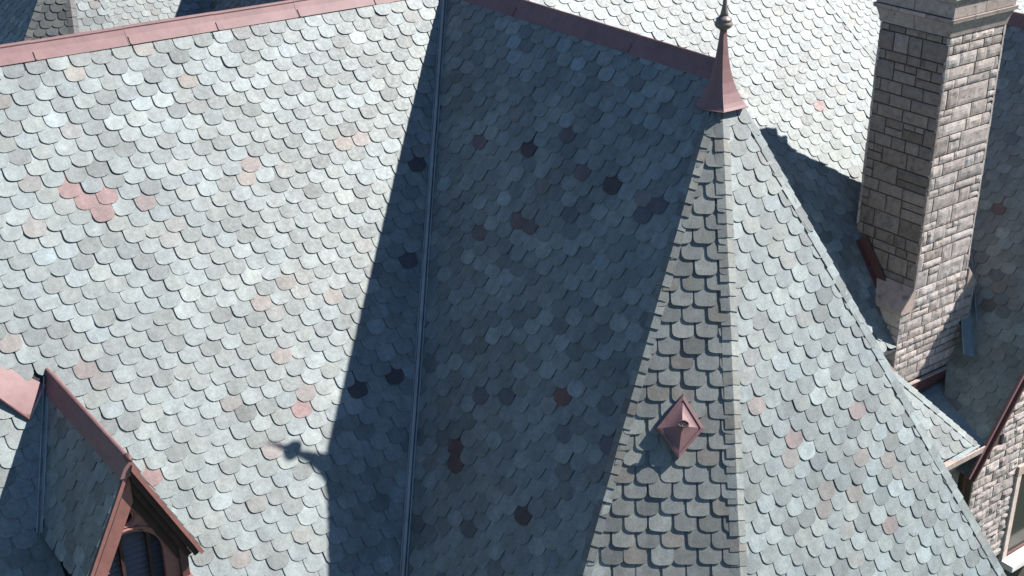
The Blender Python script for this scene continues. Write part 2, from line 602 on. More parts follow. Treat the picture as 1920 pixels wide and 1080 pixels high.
def lay(face, pts, pal, seed, phase=(0, 0), skip=None, overrides=(), polysel=None, tilt=0.028, thick=0.011, vmax=None, top=0.0, jitter=1.0, umin=None, umax=None, narrow=None):
    VAR = VARIANTS if narrow is None else narrow
    """list of slates for a roof plane; phase = (u, v) of one slate's tip"""
    rng = random.Random(seed)
    edges, uv = half_planes(face, pts)
    us, vs_ = [p[0] for p in uv], [p[1] for p in uv]
    u0, u1, v0, v1 = min(us), max(us), min(vs_), max(vs_)
    if umin is not None:
        u0 = max(u0, umin)
    if umax is not None:
        u1 = min(u1, umax)
    out = []
    r0 = math.floor((v0 + top - phase[1]) / SE)
    r1 = math.ceil((min(v1, vmax) if vmax else v1) - phase[1]) if False else math.ceil(((min(v1, vmax) if vmax else v1) - phase[1]) / SE)
    for r in range(r0, r1 + 1):
        vt = phase[1] + r * SE
        off = phase[0] + (SW / 2 if r % 2 else 0)
        k0, k1 = math.floor((u0 - off) / SW) - 1, math.ceil((u1 - off) / SW) + 1
        for k in range(k0, k1 + 1):
            rr = random.Random((seed * 7919 + r * 131 + k * 17 + 5) & 0xffffffff)
            uc = off + k * SW + rr.gauss(0, 0.0055) * jitter
            vb = vt + rr.gauss(0, 0.005) * jitter
            if uc < u0 - SW or uc > u1 + SW:
                continue
            pc = face.p(uc, vb - SE * 0.5)
            if skip and skip(pc):
                continue
            e = edges if polysel is None else polysel(pc, edges)
            rot = rr.gauss(0, 0.010) * jitter
            vi = rr.randrange(8) if rr.random() < 0.96 or narrow else 8 + rr.randrange(4)
            base = rr.uniform(0.0, 0.0055) + 0.007
            if rr.random() < 0.04:
                base += 0.006
                rot *= 3.5
                vb += rr.uniform(-0.004, 0.022)
            cr, sr = math.cos(rot), math.sin(rot)
            # outline to face coords (u right, v down)
            pl = [(uc + x * cr - y * sr, vb - (x * sr + y * cr)) for x, y in VAR[vi]]
            inside = narrow is None and all((p[0] - ax) * nx + (p[1] - ay) * ny >= 0 for p in pl for (ax, ay, nx, ny) in e)
            clipped = None
            if not inside:
                cl = clip(pl, e)
                if len(cl) < 3:
                    continue
                area = 0
                for i in range(len(cl)):
                    a_, b_ = cl[i], cl[(i + 1) % len(cl)]
                    area += a_[0] * b_[1] - a_[1] * b_[0]
                if abs(area) < 0.006:
                    continue
                # back to slate-local coords
                clipped = []
                for (u, v) in cl:
                    dx, dy = u - uc, vb - v
                    clipped.append((dx * cr + dy * sr, -dx * sr + dy * cr))
                if max(p[1] for p in clipped) < 0.02 or min(p[1] for p in clipped) > SE * 1.02 + 0.11:
                    continue
            out.append(dict(u=uc, v=vb, rot=rot, vi=vi, base=base, clip=clipped, col=slate_colour(rr, pal),
                            imp=shows(pc, face.n), face=face, tilt=tilt, thick=thick, c=pc))
    for (px, py, col) in overrides:
        best, bd = None, 1e9
        for s in out:
            if s['imp'] <= 0:
                continue
            x, y, _ = project(s['c'])
            d = (x - px) ** 2 + (y - py) ** 2
            if d < bd:
                best, bd = s, d
        if best and bd < 900:
            best['col'] = tuple(x * k_ for x, k_ in zip(col, SLATE_K))
    return out

def rotq(face, rot):
    return face.q @ Matrix.Rotation(rot, 3, 'Z').to_quaternion()

def set_slates(entries, limit=300, name='slate', minimum=0.0):
    """entries: list of (slates, parent). The ones that show largest become objects, the rest one mesh per parent."""
    allv = sorted((s['imp'] for sl, _ in entries for s in sl), reverse=True)
    thr = allv[limit] if len(allv) > limit else 0.0
    for sl, parent in entries:
        V, F, Cc = [], [], []
        for s in sl:
            f = s['face']
            loc = f.p(s['u'], s['v'], s['base'])
            if s['imp'] > thr and s['imp'] > minimum:
                if s['clip'] is None:
                    me = variant_mesh(s['vi'], s['tilt'], s['thick'])
                else:
                    vs, fs = slate_geo(s['clip'], s['tilt'], 0.0, s['thick'])
                    me = mesh(vs, fs)
                    me.materials.append(SLATE)
                link(name, me, None, parent, loc, rotq(f, s['rot']), s['col'])
            else:
                pts = s['clip'] if s['clip'] is not None else VARIANTS[s['vi']]
                vs, fs = slate_geo(pts, s['tilt'], 0.0, s['thick'])
                cr, sr = math.cos(s['rot']), math.sin(s['rot'])
                o = world_loc(parent)
                base = len(V)
                ax = f.u * cr + (-f.v) * sr
                ay = -f.u * sr + (-f.v) * cr
                l0 = loc - o
                for (x, y, z) in vs:
                    V.append(tuple(l0 + ax * x + ay * y + f.n * z))
                    Cc.append((*s['col'], 1.0))
                for q in fs:
                    F.append(tuple(i + base for i in q))
        if V:
            me = mesh(V, F)
            at = me.attributes.new('tint', 'FLOAT_COLOR', 'POINT')
            at.data.foreach_set('color', np.array(Cc, dtype=np.float32).ravel())
            o = link('slate_field', me, SLATE_FIELD, parent, world_loc(parent))
            o['kind'] = 'stuff'

def deck(name, pts, parent, thick=0.12, mat=None):
    return poly_slab(name, pts, thick, mat or DECK, parent)

def hip_caps(p0, p1, n1, n2, parent, pal, seed, step=0.165, half=0.125, lift=0.03, name='hip_slate', start=0.0):
    """overlapping saddle slates down a hip"""
    rng = random.Random(seed)
    d = (p1 - p0).normalized()
    L = (p1 - p0).length
    s1 = n1.cross(d).normalized()
    s2 = n2.cross(d).normalized()
    mid = (n1 + n2).normalized()
    if s1.dot(n2) > 0:
        s1 = -s1
    if s2.dot(n1) > 0:
        s2 = -s2
    x = start
    while x < L:
        ln = step + 0.07
        w1, w2 = half * rng.uniform(0.94, 1.06), half * rng.uniform(0.94, 1.06)
        lo, hi = lift + 0.014 + rng.uniform(-.003, .004), lift
        th = 0.012
        vs = []
        skew = rng.uniform(-.006, .006)
        for (t_, h) in ((0.0, hi), (ln, lo)):
            for hh in (h, h - th):
                vs += [s1 * w1 + n1 * hh + d * (t_ + skew), mid * (hh * 1.12) + d * t_, s2 * w2 + n2 * hh + d * (t_ - skew)]
        # 0..2 top outer(start) 3..5 inner(start) 6..8 outer(end) 9..11 inner(end)
        fs = [(0, 1, 7, 6), (1, 2, 8, 7), (6, 7, 10, 9), (7, 8, 11, 10), (0, 6, 9, 3), (2, 5, 11, 8), (0, 3, 4, 1), (1, 4, 5, 2), (3, 9, 10, 4), (4, 10, 11, 5)]
        p = p0 + d * x
        me = mesh(vs, fs)
        bm = bmesh.new()
        bm.from_mesh(me)
        bmesh.ops.recalc_face_normals(bm, faces=bm.faces[:])
        bm.to_mesh(me)
        bm.free()
        me.materials.append(SLATE)
        link(name, me, None, parent, p, None, slate_colour(rng, pal))
        x += step * rng.uniform(0.95, 1.05)

def ridge_cap(p0, p1, n1, n2, parent, mat, width=0.27, seg=2.35, first=0.9, roll=0.035, lift=0.055):
    """sheet-metal ridge: a wing on each slope, rolled top, lapped lengths"""
    d = (p1 - p0).normalized()
    L = (p1 - p0).length
    s1 = n1.cross(d)
    s1 = s1 if s1.z < 0 else -s1
    s2 = n2.cross(d)
    s2 = s2 if s2.z < 0 else -s2
    s1.normalize()
    s2.normalize()
    x, i = 0.0, 0
    ln = first
    while x < L - 0.05:
        e = min(L, x + ln)
        extra = 0.004 * (i % 2)
        vs, fs = [], []
        prof = []
        for s, n in ((s1, n1), (s2, n2)):
            prof.append([s * width + n * (lift - 0.014), s * width + n * (lift + extra), s * 0.04 + n * (lift + extra), s * 0.03 + n * (lift + extra)])
        zc = Vector((0, 0, lift + 0.035 + extra))
        rollp = []
        for k in range(7):
            a_ = math.radians(-30 + k * 40)
            hz = Vector((s1.x, s1.y, 0)).normalized()
            rollp.append(zc + hz * math.cos(a_) * roll + Vector((0, 0, 1)) * math.sin(a_) * roll)
        ring = prof[0] + rollp + prof[1][::-1]
        n_ = len(ring)
        for t_ in (x, e + (0.03 if e < L else 0)):
            for q in ring:
                vs.append(q + d * t_ - d * x)
        for k in range(n_ - 1):
            fs.append((k, k + 1, n_ + k + 1, n_ + k))
        fs.append(tuple(range(n_))[::-1])
        fs.append(tuple(range(n_, 2 * n_)))
        cap = link('ridge_cap', mesh(vs, fs), mat, parent, p0 + d * x)
        if e < L - 0.05:                       # standing seam at the lap
            for s, n in ((s1, n1), (s2, n2)):
                box_between('seam', p0 + d * e + s * 0.05 + n * (lift + 0.008), p0 + d * e + s * (width - .004) + n * (lift + 0.008), 0.022, 0.007, mat, cap, up=n)
        x = e
        ln = seg
        i += 1

def valley(p0, p1, n1, n2, parent, mat, half=0.10, seg=1.9, rib=0.035, lift=0.012, name='valley_flashing', widths=None):
    d = (p1 - p0).normalized()
    L = (p1 - p0).length
    s1 = n1.cross(d).normalized()
    s2 = n2.cross(d).normalized()
    s1 = s1 if s1.dot(n2) > 0 else -s1
    s2 = s2 if s2.dot(n1) > 0 else -s2
    h1, h2 = (half, half) if widths is None else widths
    mid = (n1 + n2).normalized()
    x, i = 0.0, 0
    while x < L - 0.02:
        e = min(L, x + seg)
        r = rib
        li = lift + 0.004 * (i % 2)
        ring = [s1 * h1 + n1 * (li + 0.02), s1 * (h1 - 0.012) + n1 * (li + 0.034), s1 * (h1 - 0.03) + n1 * li, s1 * r * 0.8 + n1 * (li + 0.004), mid * (li + r * 1.7) + s1 * r * 0.45,
                mid * (li + r * 1.9), mid * (li + r * 1.7) + s2 * r * 0.45, s2 * r * 0.8 + n2 * (li + 0.004), s2 * (h2 - 0.03) + n2 * li, s2 * (h2 - 0.012) + n2 * (li + 0.034), s2 * h2 + n2 * (li + 0.02)]
        k = len(ring)
        vs = [q + d * t_ for t_ in (0, e - x + (0.04 if e < L else 0)) for q in ring]
        fs = [(j, j + 1, k + j + 1, k + j) for j in range(k - 1)]
        link(name, mesh(vs, fs), mat, parent, p0 + d * x)
        x = e
        i += 1

# ------------------------------------------------------------------ the setting
g = 400
gr = link('ground', mesh([(-g, -g, 0), (g, -g, 0), (g, g, 0), (-g, g, 0)], [(0, 1, 2, 3)]), GRASS)
gr['kind'] = 'structure'

# ------------------------------------------------------------------ main roof, left of the wing
main = thing('main_roof', 'long sunlit grey slate roof slope with pink metal ridge, filling the left half', 'roof', W(-8, -2, -20))
slope = deck('roof_slope', POLY['A'], main)
def in_dormer(p):
    x, y, z = p.x - DX, p.y, p.z - Z0
    return y < DYB and abs(x) < min(DW, (DZ - z) / DTAN) - 0.06
VENT_PX = [(-42, 722), (-6, 680), (84, 722), (54, 788)]
VENT = [on_plane(px, py, W(0, 0, 0), NA) for px, py in VENT_PX]
v_edges, _ = half_planes(FA, VENT)
def skip_a(p):
    if in_dormer(p):
        return True
    u, v = FA.uv(p)
    return all((u - ax) * nx + (v - ay) * ny > 0.02 for ax, ay, nx, ny in v_edges) and project(p)[1] > 716
# phase from one identified slate tip
tip = on_plane(135.8, 372.5, W(0, 0, 0), NA)
PH_A = FA.uv(tip)
OV_A = [(360, 148, TAN), (655, 262, TAN), (688, 260, (0.196, 0.168, 0.163)), (475, 308, (0.195, 0.161, 0.158)), (465, 337, TAN),
        (137, 355, PINK), (168, 378, PINK), (208, 368, PINK), (200, 398, PINK), (277, 383, (0.180, 0.139, 0.141)),
        (12, 188, BROWN), (72, 430, (0.199, 0.190, 0.188)), (590, 152, GREY), (505, 570, (0.187, 0.167, 0.161)), (510, 676, (0.187, 0.167, 0.161)),
        (160, 708, (0.190, 0.156, 0.154)), (190, 727, (0.167, 0.165, 0.161)), (558, 745, (0.155, 0.143, 0.142)), (550, 773, PINK), (500, 850, (0.197, 0.179, 0.174)),
        (640, 558, (0.202, 0.181, 0.175)), (20, 662, (0.202, 0.181, 0.175)), (450, 1050, (0.184, 0.171, 0.165)), (285, 895, PINK), (335, 655, GREY),
        (100, 636, GREY), (548, 530, BROWN), (685, 723, DARK), (750, 697, DARK), (792, 302, DARK), (795, 275, (0.177, 0.180, 0.177)), (775, 485, (0.060, 0.055, 0.060)),
        (430, 760, (0.162, 0.161, 0.156)), (305, 715, GREY), (445, 422, GREY), (45, 292, GREY), (60, 345, (0.161, 0.163, 0.161)), (610, 300, GREY)]
set_slates([(lay(FA, POLY['A'], LIGHT, 11, PH_A, skip_a, OV_A, top=0.1, umin=-15), slope)], 300)
ridge_cap(W(0.15, 0.10, 0.10), W(-16, 0.10, 0.10), NA, nrm((0, 1), PA), main, ROSE, first=1.35, width=0.165, roll=0.028, seg=1.2)
deck('rear_slope', [W(-16, 0, 0), W(7.06, 0, 0), W(7.06, 4.0, -4.0 * TA), W(-16, 4.0, -4.0 * TA)], main)
vb = W(val(YE), YE, EAVE)
valley(W(0, 0, 0) + (vb - W(0, 0, 0)).normalized() * 0.15, vb, NA, NB, main, VALLEY, half=0.085, rib=0.052, seg=2.1)

# ------------------------------------------------------------------ wing roof (shaded flank)
wing = thing('wing_roof', 'blue shaded slate roof slope in the middle, between the valley gutter and the turret hip', 'roof', W(0, -3, -20))
wslope = deck('roof_slope', POLY['B'], wing)
wslope2 = deck('rear_slope', POLY['B2'], wing)
tip = on_plane(1142, 363, W(0, 0, 0), NB)
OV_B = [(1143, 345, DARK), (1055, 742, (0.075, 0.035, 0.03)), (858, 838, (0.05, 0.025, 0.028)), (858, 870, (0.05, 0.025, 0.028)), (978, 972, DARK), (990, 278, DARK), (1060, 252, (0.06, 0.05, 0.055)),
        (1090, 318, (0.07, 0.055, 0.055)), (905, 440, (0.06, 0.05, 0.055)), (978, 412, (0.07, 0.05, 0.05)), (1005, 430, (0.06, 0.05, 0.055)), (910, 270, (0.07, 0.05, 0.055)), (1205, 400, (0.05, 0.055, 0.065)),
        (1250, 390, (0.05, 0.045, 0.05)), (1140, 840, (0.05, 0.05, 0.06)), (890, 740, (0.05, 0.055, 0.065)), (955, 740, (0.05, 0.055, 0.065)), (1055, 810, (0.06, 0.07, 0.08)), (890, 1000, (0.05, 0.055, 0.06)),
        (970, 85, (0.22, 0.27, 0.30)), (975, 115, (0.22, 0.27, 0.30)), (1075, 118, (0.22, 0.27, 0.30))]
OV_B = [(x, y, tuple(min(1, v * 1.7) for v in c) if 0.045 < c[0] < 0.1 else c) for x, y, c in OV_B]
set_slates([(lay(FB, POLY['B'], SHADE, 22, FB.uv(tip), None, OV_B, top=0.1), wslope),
            (lay(FB2, POLY['B2'], LIGHT, 23), wslope2)], 300)
ridge_cap(W(0.09, 0.02, 0.10), T + Vector((0.09, 0.05, 0.10)), NB, NB2, wing, ROSE, first=1.7, width=0.175, roll=0.02)

# ------------------------------------------------------------------ turret roof (the hipped end of the wing)
tur = thing('turret_roof', 'pointed hipped slate turret roof with hip slates, right of centre', 'roof', T + Vector((0, -1.5, -20)))
sC = deck('roof_slope', POLY['C'], tur)
sC['label'] = 'narrow brown-grey slate face in raking light'
sD = deck('roof_slope', POLY['D'], tur)
sD['label'] = 'wide pale sunlit slate face'
OV_D = [(1490, 818, (0.177, 0.136, 0.139)), (1485, 850, (0.175, 0.167, 0.161)), (1612, 762, (0.176, 0.140, 0.141)), (1405, 752, (0.197, 0.172, 0.168)), (1670, 985, (0.174, 0.140, 0.141)), (1602, 860, (0.184, 0.171, 0.165)),
        (1655, 865, (0.179, 0.171, 0.164)), (1590, 930, (0.184, 0.172, 0.166)), (1533, 925, (0.166, 0.159, 0.154)), (1528, 960, (0.166, 0.159, 0.154)), (1430, 615, (0.143, 0.154, 0.158)), (1565, 685, (0.138, 0.157, 0.161)), (1395, 660, (0.161, 0.168, 0.169))]
tipD = on_plane(1490.8, 839.2, T, ND)
tipC = on_plane(1190.8, 935, T, NC)
VC = [on_plane(px, py, T + NC * 0.08, NC) - NC * 0.08 for px, py in ((1281, 740), (1231, 803), (1272, 860), (1320, 803))]
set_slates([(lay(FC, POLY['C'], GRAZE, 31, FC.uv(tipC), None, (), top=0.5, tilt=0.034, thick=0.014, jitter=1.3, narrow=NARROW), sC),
            (lay(FD, POLY['D'], LIGHT, 32, FD.uv(tipD), None, OV_D, top=0.42), sD)], 330)
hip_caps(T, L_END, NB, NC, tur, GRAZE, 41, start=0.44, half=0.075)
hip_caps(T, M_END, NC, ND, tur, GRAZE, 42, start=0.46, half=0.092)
hip_caps(R_TOP, R_END, ND, NR, tur, LIGHT, 43, start=0.12, half=0.10)

# copper cap and finial
fin = thing('finial', 'tapering rose copper cap with ball and spike on the turret peak', 'finial', T + Vector((0, 0, -0.35)))
ring0 = [(-0.235, 0.14), (-0.275, -0.05), (-0.172, -0.265), (0.20, -0.275), (0.30, -0.02), (0.235, 0.14)]
prof = [(-0.29, 1.05), (-0.26, 0.96), (-0.22, 0.86), (-0.12, 0.66), (0.0, 0.49), (0.14, 0.35), (0.3, 0.245), (0.46, 0.175), (0.60, 0.13)]
vs, fs = [], []
for z, s in prof:
    for x, y in ring0:
        vs.append((x * s * 0.97, y * s * 0.97, z + 0.35))
nr = len(ring0)
for i in range(len(prof) - 1):
    for k in range(nr):
        fs.append((i * nr + k, i * nr + (k + 1) % nr, (i + 1) * nr + (k + 1) % nr, (i + 1) * nr + k))
fs.append(tuple(range(nr))[::-1])
fs.append(tuple((len(prof) - 1) * nr + k for k in range(nr)))
link('copper_cap', mesh(vs, fs), ROSE, fin, T + Vector((0, 0, -0.35)))
tube('rim', [T + Vector((x * 1.02, y * 1.02, -0.29)) for x, y in ring0 + ring0[:1]], [0.006] * 7, ROSE, fin, 8)
def lathe(name, base, profile, mat, parent, seg=20):
    vs, fs = [], []
    for z, r in profile:
        for k in range(seg):
            a_ = 2 * math.pi * k / seg
            vs.append((r * math.cos(a_), r * math.sin(a_), z))
    for i in range(len(profile) - 1):
        for k in range(seg):
            fs.append((i * seg + k, i * seg + (k + 1) % seg, (i + 1) * seg + (k + 1) % seg, (i + 1) * seg + k))
    fs.append(tuple(range(seg))[::-1])
    fs.append(tuple((len(profile) - 1) * seg + k for k in range(seg)))
    return link(name, mesh(vs, fs, True), mat, parent, base)
lathe('ball', T + Vector((0, 0, 0.58)), [(0, .038), (.02, .06), (.035, .085), (.055, .098), (.075, .106), (.095, .10), (.108, .085), (.113, .09), (.124, .092), (.135, .09), (.15, .065), (.17, .05)], BRONZE, fin)
lathe('spike', T + Vector((0, 0, 0.74)), [(0, .05), (.05, .04), (.12, .028), (.25, .018), (.36, .010), (.42, .004)], BRONZE, fin)

# diamond vent on the narrow turret face
cV = sum(VC, Vector()) / 4
vent = thing('diamond_vent', 'pink copper diamond vent standing out of the narrow turret face', 'vent', cV)
rim_o = [p + NC * 0.11 for p in VC]
rim_i = [cV + (p - cV) * 0.84 + NC * 0.118 for p in VC]
base_ = [cV + (p - cV) * 1.03 + NC * 0.005 for p in VC]
low_i = [cV + (p - cV) * 0.83 + NC * 0.108 for p in VC]
vs = [p - cV for p in base_ + rim_o + rim_i + low_i]
fs = []
for k in range(4):
    j = (k + 1) % 4
    fs += [(k, j, 4 + j, 4 + k), (4 + k, 4 + j, 8 + j, 8 + k), (8 + k, 8 + j, 12 + j, 12 + k)]
me = mesh(vs, fs)
link('frame', me, ROSE, vent, cV)
ap = cV + NC * 0.235 + (VC[0] - VC[2]) * 0.02
vs, fs = [], []
for k in range(4):                                # four hollow-curved facets
    for m_ in range(6):
        f_ = m_ / 5
        p = low_i[k].lerp(ap, f_) - NC * (0.028 * math.sin(math.pi * f_))
        vs.append(p - cV)
    a0, a1 = low_i[k], low_i[(k + 1) % 4]
for k in range(4):
    for m_ in range(5):
        a_, b_ = k * 6 + m_, ((k + 1) % 4) * 6 + m_
        fs.append((a_, b_, b_ + 1, a_ + 1))
link('hood', mesh(vs, fs), ROSE, vent, cV)
hv = (VC[0] - VC[2]).normalized()
hw_ = NC.cross(hv).normalized()
hc = cV + NC * 0.222 + hv * 0.035 + hw_ * -0.01
tube('opening_ring', [hc + (hw_ * math.cos(a_) * 0.06 + hv * math.sin(a_) * 0.035) for a_ in [2 * math.pi * k / 14 for k in range(15)]], [0.009] * 15, OXBLOOD, vent, 6)
link('opening', mesh([(hw_ * math.cos(a_) * 0.058 + hv * math.sin(a_) * 0.034) for a_ in [2 * math.pi * k / 14 for k in range(14)]], [tuple(range(14))]), DECK, vent, hc + NC * 0.004)  # flat dark disc, the darkness of the hole put into its colour

# flat metal vent low on the main slope
lv = thing('roof_vent', 'flat pink metal vent hood let into the slates at the left edge', 'vent', VENT[3])
hts = [0.10, 0.012, 0.012, 0.05]
top_ = [p + NA * (h + 0.012) for p, h in zip(VENT, hts)]
bot_ = [p + NA * 0.002 for p in VENT]
c_ = VENT[3]
nsub = 6
vs, fs = [], []
for i in range(nsub + 1):
    for j in range(nsub + 1):
        a_, b_ = i / nsub, j / nsub
        p = top_[0].lerp(top_[1], a_).lerp(top_[3].lerp(top_[2], a_), b_)
        vs.append(p + NA * (0.008 * math.sin(math.pi * a_) * math.sin(math.pi * b_)) - c_)
for i in range(nsub):
    for j in range(nsub):
        q = i * (nsub + 1) + j
        fs.append((q, q + nsub + 1, q + nsub + 2, q + 1))
k = len(vs)
for p in bot_:
    vs.append(p - c_)
n1_ = nsub + 1
fs.append((0, nsub, k + 3, k))
fs.append((nsub, n1_ * n1_ - 1, k + 2, k + 3))
link('hood', mesh(vs, fs, True), ROSE, lv, c_)
tube('lip', [VENT[0] + NA * 0.105, VENT[3] + NA * 0.05], [0.02, 0.02], ROSE, lv, 8)
tube('side_flashing', [VENT[3] + NA * 0.045, VENT[2] + NA * 0.03], [0.018, 0.014], GUTTER, lv, 8)

# ------------------------------------------------------------------ main roof, right of the wing
east = thing('main_roof', 'bright slate roof slope behind the turret, left of the stone chimney', 'roof', W(6, -2, -20))
def shift(p, d):
    return p + Vector(d)
eslope = deck('roof_slope', POLY['E1'], east)
elow = deck('lower_slope', [W(2.0, -4.55, zA(-4.55)), W(5.13, -4.5, zA(-4.5)), W(6.45, -5.67, zA(-5.67)), W(2.5, -5.67, zA(-5.67))], east)
gslope = deck('hip_slope', POLY['G'], east)
e2, _ = half_planes(FA, [W(3.0, -3.6, zA(-3.6)), W(4.12, -3.6, zA(-3.6)), W(6.45, -5.67, zA(-5.67)), W(4.9, -5.67, zA(-5.67))])
def skip_e(p):
    y, x = p.y, p.x
    if CHX0 + .1 < x < CHX1 - .1 and CHY0 < y < CHY1 - .1:
        return True
    return y < -4.5
def skip_e2(p):
    return p.y >= -4.5
def sel_e(p, e):
    return e if p.x > 5.2 else e[:3] + e[4:]
tipE = on_plane(1400 + 835 / 6, 60 + 895 / 6, W(0, 0, 0), NA)
set_slates([(lay(FA, POLY['E1'], LIGHT, 51, FA.uv(tipE), skip_e, [(1538, 200, PINK), (1523, 183, GREY), (1508, 147, GREY), (1512, 105, GREY)], polysel=sel_e), eslope),
            (lay(FA, [W(1.6, -3.6, zA(-3.6)), W(4.12, -3.6, zA(-3.6)), W(6.45, -5.67, zA(-5.67)), W(2.5, -5.67, zA(-5.67))], LIGHT, 52, FA.uv(tipE), skip_e2), elow),
            (lay(FG, POLY['G'], LIGHT, 53, umax=4, umin=-4), gslope)], 300)
hip_caps(W(7.06, 0, 0), HV, NA, NG, east, LIGHT, 54, half=0.10)
HT, HB_ = W(5.13, -4.5, zA(-4.5)), W(6.45, -5.67, zA(-5.67))
NH = Vector(((zA(-4.5) - zA(-5.67)) / 1.32, 0, 1)).normalized()
hip_caps(HT, HB_, NA, NH, east, LIGHT, 55, half=0.085)
xb = 6.62
zh = lambda x: zA(-4.5) - (zA(-4.5) - zA(-5.67)) / 1.32 * (x - 5.13)
hsl = deck('hip_slope', [HT, HB_, W(6.45, -4.5, zh(6.45))], east)
FH = Face(HT, NH)
set_slates([(lay(FH, [HT, HB_, W(6.45, -4.5, zh(6.45))], LIGHT, 56), hsl)], 0)
link('hip_apron', mesh([(0, 0, 0), (.16, -.14, -.20), (.07, -.22, -.28), (-.12, -.06, -.07)], [(0, 3, 2, 1)]), ROSE, east, HT + NA * 0.07 + Vector((0.02, -0.02, 0.02)))
# eave gutter
gp0, gp1 = W(4.6, -5.72, zA(-5.67) - 0.03), W(6.56, -5.72, zA(-5.67) - 0.03)
box_between('gutter_trough', gp0, gp1, 0.17, 0.05, GUTTER, east, h0=-0.07, bev=0.01)
box_between('gutter_lip', gp0, gp1, 0.028, 0.11, GUTTER, east, side0=0.085, h0=-0.07, bev=0.01)
box_between('gutter_end', gp1 + Vector((-0.03, 0, 0)), gp1, 0.19, 0.10, GUTTER, east, h0=-0.071, bev=0.008)
tube('outlet_pipe', [W(6.42, -5.66, -7.36), W(6.40, -5.62, -7.7), W(6.40, -5.6, -12)], [0.05, 0.05, 0.05], OXBLOOD, east, 10)
valley(HV, W(7.28, -4.89, zA(-4.89)), NA, NF, east, PATINA, widths=(0.30, 0.10), rib=0.012, seg=1.2, name='valley_flashing')
low = [W(5.75, -5.75, -7.33), W(7.0, -5.75, -7.2), W(7.45, -4.45, -6.75), W(5.75, -4.45, -7.0)]
poly_slab('valley_floor', low, 0.05, PATINA, east)

# ------------------------------------------------------------------ side wing at the right edge
side = thing('gable_wing', 'shaded slate wing at the right edge with red-edged stone gable below', 'building', W(9, -2, -20))
fsl = deck('roof_slope', POLY['F'], side)
tipF = on_plane(1869, 549, VF, NF)
set_slates([(lay(FF, POLY['F'], SHADE, 61, FF.uv(tipF), lambda p: p.y > 1.5, [(1868, 547, (0.20, 0.19, 0.17)), (1866, 575, (0.12, 0.10, 0.085)), (1880, 395, (0.13, 0.085, 0.075))], top=0.1), fsl)], 220)
ridge_cap(W(XRF, YG + .0, zF(XRF)), W(XRF, YR, zF(XRF)), NF, nrm((1, 0), PF), side, ROSE, width=0.16, first=3.0, roll=0.025)
deck('rear_slope', [W(XRF, YG, zF(XRF)), W(XRF, YR, zF(XRF)), W(14, YR, zF(XRF) - TF * 3.4), W(14, YG, zF(XRF) - TF * 3.4)], side)
rk0, rk1 = W(XRF, YG, zF(XRF)), W(XF1 - 0.02, YG, zF(XF1 - 0.02))
box_between('rake_trim', rk0 + NF * 0.02, rk1 + NF * 0.02, 0.05, 0.075, ROSE, side, up=NF, side0=0.0, h0=-0.02, bev=0.008)
box_between('rake_board', rk0, rk1, 0.09, 0.05, OXBLOOD, side, up=NF, side0=-0.04, h0=-0.055, bev=0.006)

# stone builder ------------------------------------------------------------------
def stone_mesh(w, h, depth, rough, seed, nx=None, ny=None):
    nx = nx or max(3, min(9, int(w / 0.045)))
    ny = ny or max(3, min(7, int(h / 0.045)))
    vs, fs = [], []
    off = Vector((seed * 3.17, seed * 1.71, seed * 0.37))
    for j in range(ny + 1):
        for i in range(nx + 1):
            x, y = w * i / nx, h * j / ny
            ed = min(x, w - x, y, h - y)
            e = max(0.0, min(1.0, ed / 0.035))
            z = depth * (0.72 + 0.28 * e ** 0.7)
            if ed > 0.001:
                z += rough * (noise.noise(off + Vector((x * 9, y * 9, 0))) + 0.6 * noise.noise(off + Vector((x * 24, y * 24, 3))))
                jx = noise.noise(off + Vector((x * 13, y * 13, 9))) * 0.008
            else:
                z += rough * 0.35 * noise.noise(off + Vector((x * 20, y * 20, 0)))
                jx = 0
            vs.append((x + jx, y, z))
    for j in range(ny):
        for i in range(nx):
            q = j * (nx + 1) + i
            fs.append((q, q + 1, q + nx + 2, q + nx + 1))
    # skirt
    border = [i for i in range(nx + 1)] + [(j + 1) * (nx + 1) - 1 for j in range(1, ny + 1)] + [ny * (nx + 1) + i for i in range(nx - 1, -1, -1)] + [j * (nx + 1) for j in range(ny - 1, 0, -1)]
    k = len(vs)
    for b_ in border:
        vs.append((vs[b_][0], vs[b_][1], -0.01))
    n = len(border)
    for i in range(n):
        j = (i + 1) % n
        fs.append((border[i], k + i, k + j, border[j]))
    return mesh(vs, fs)

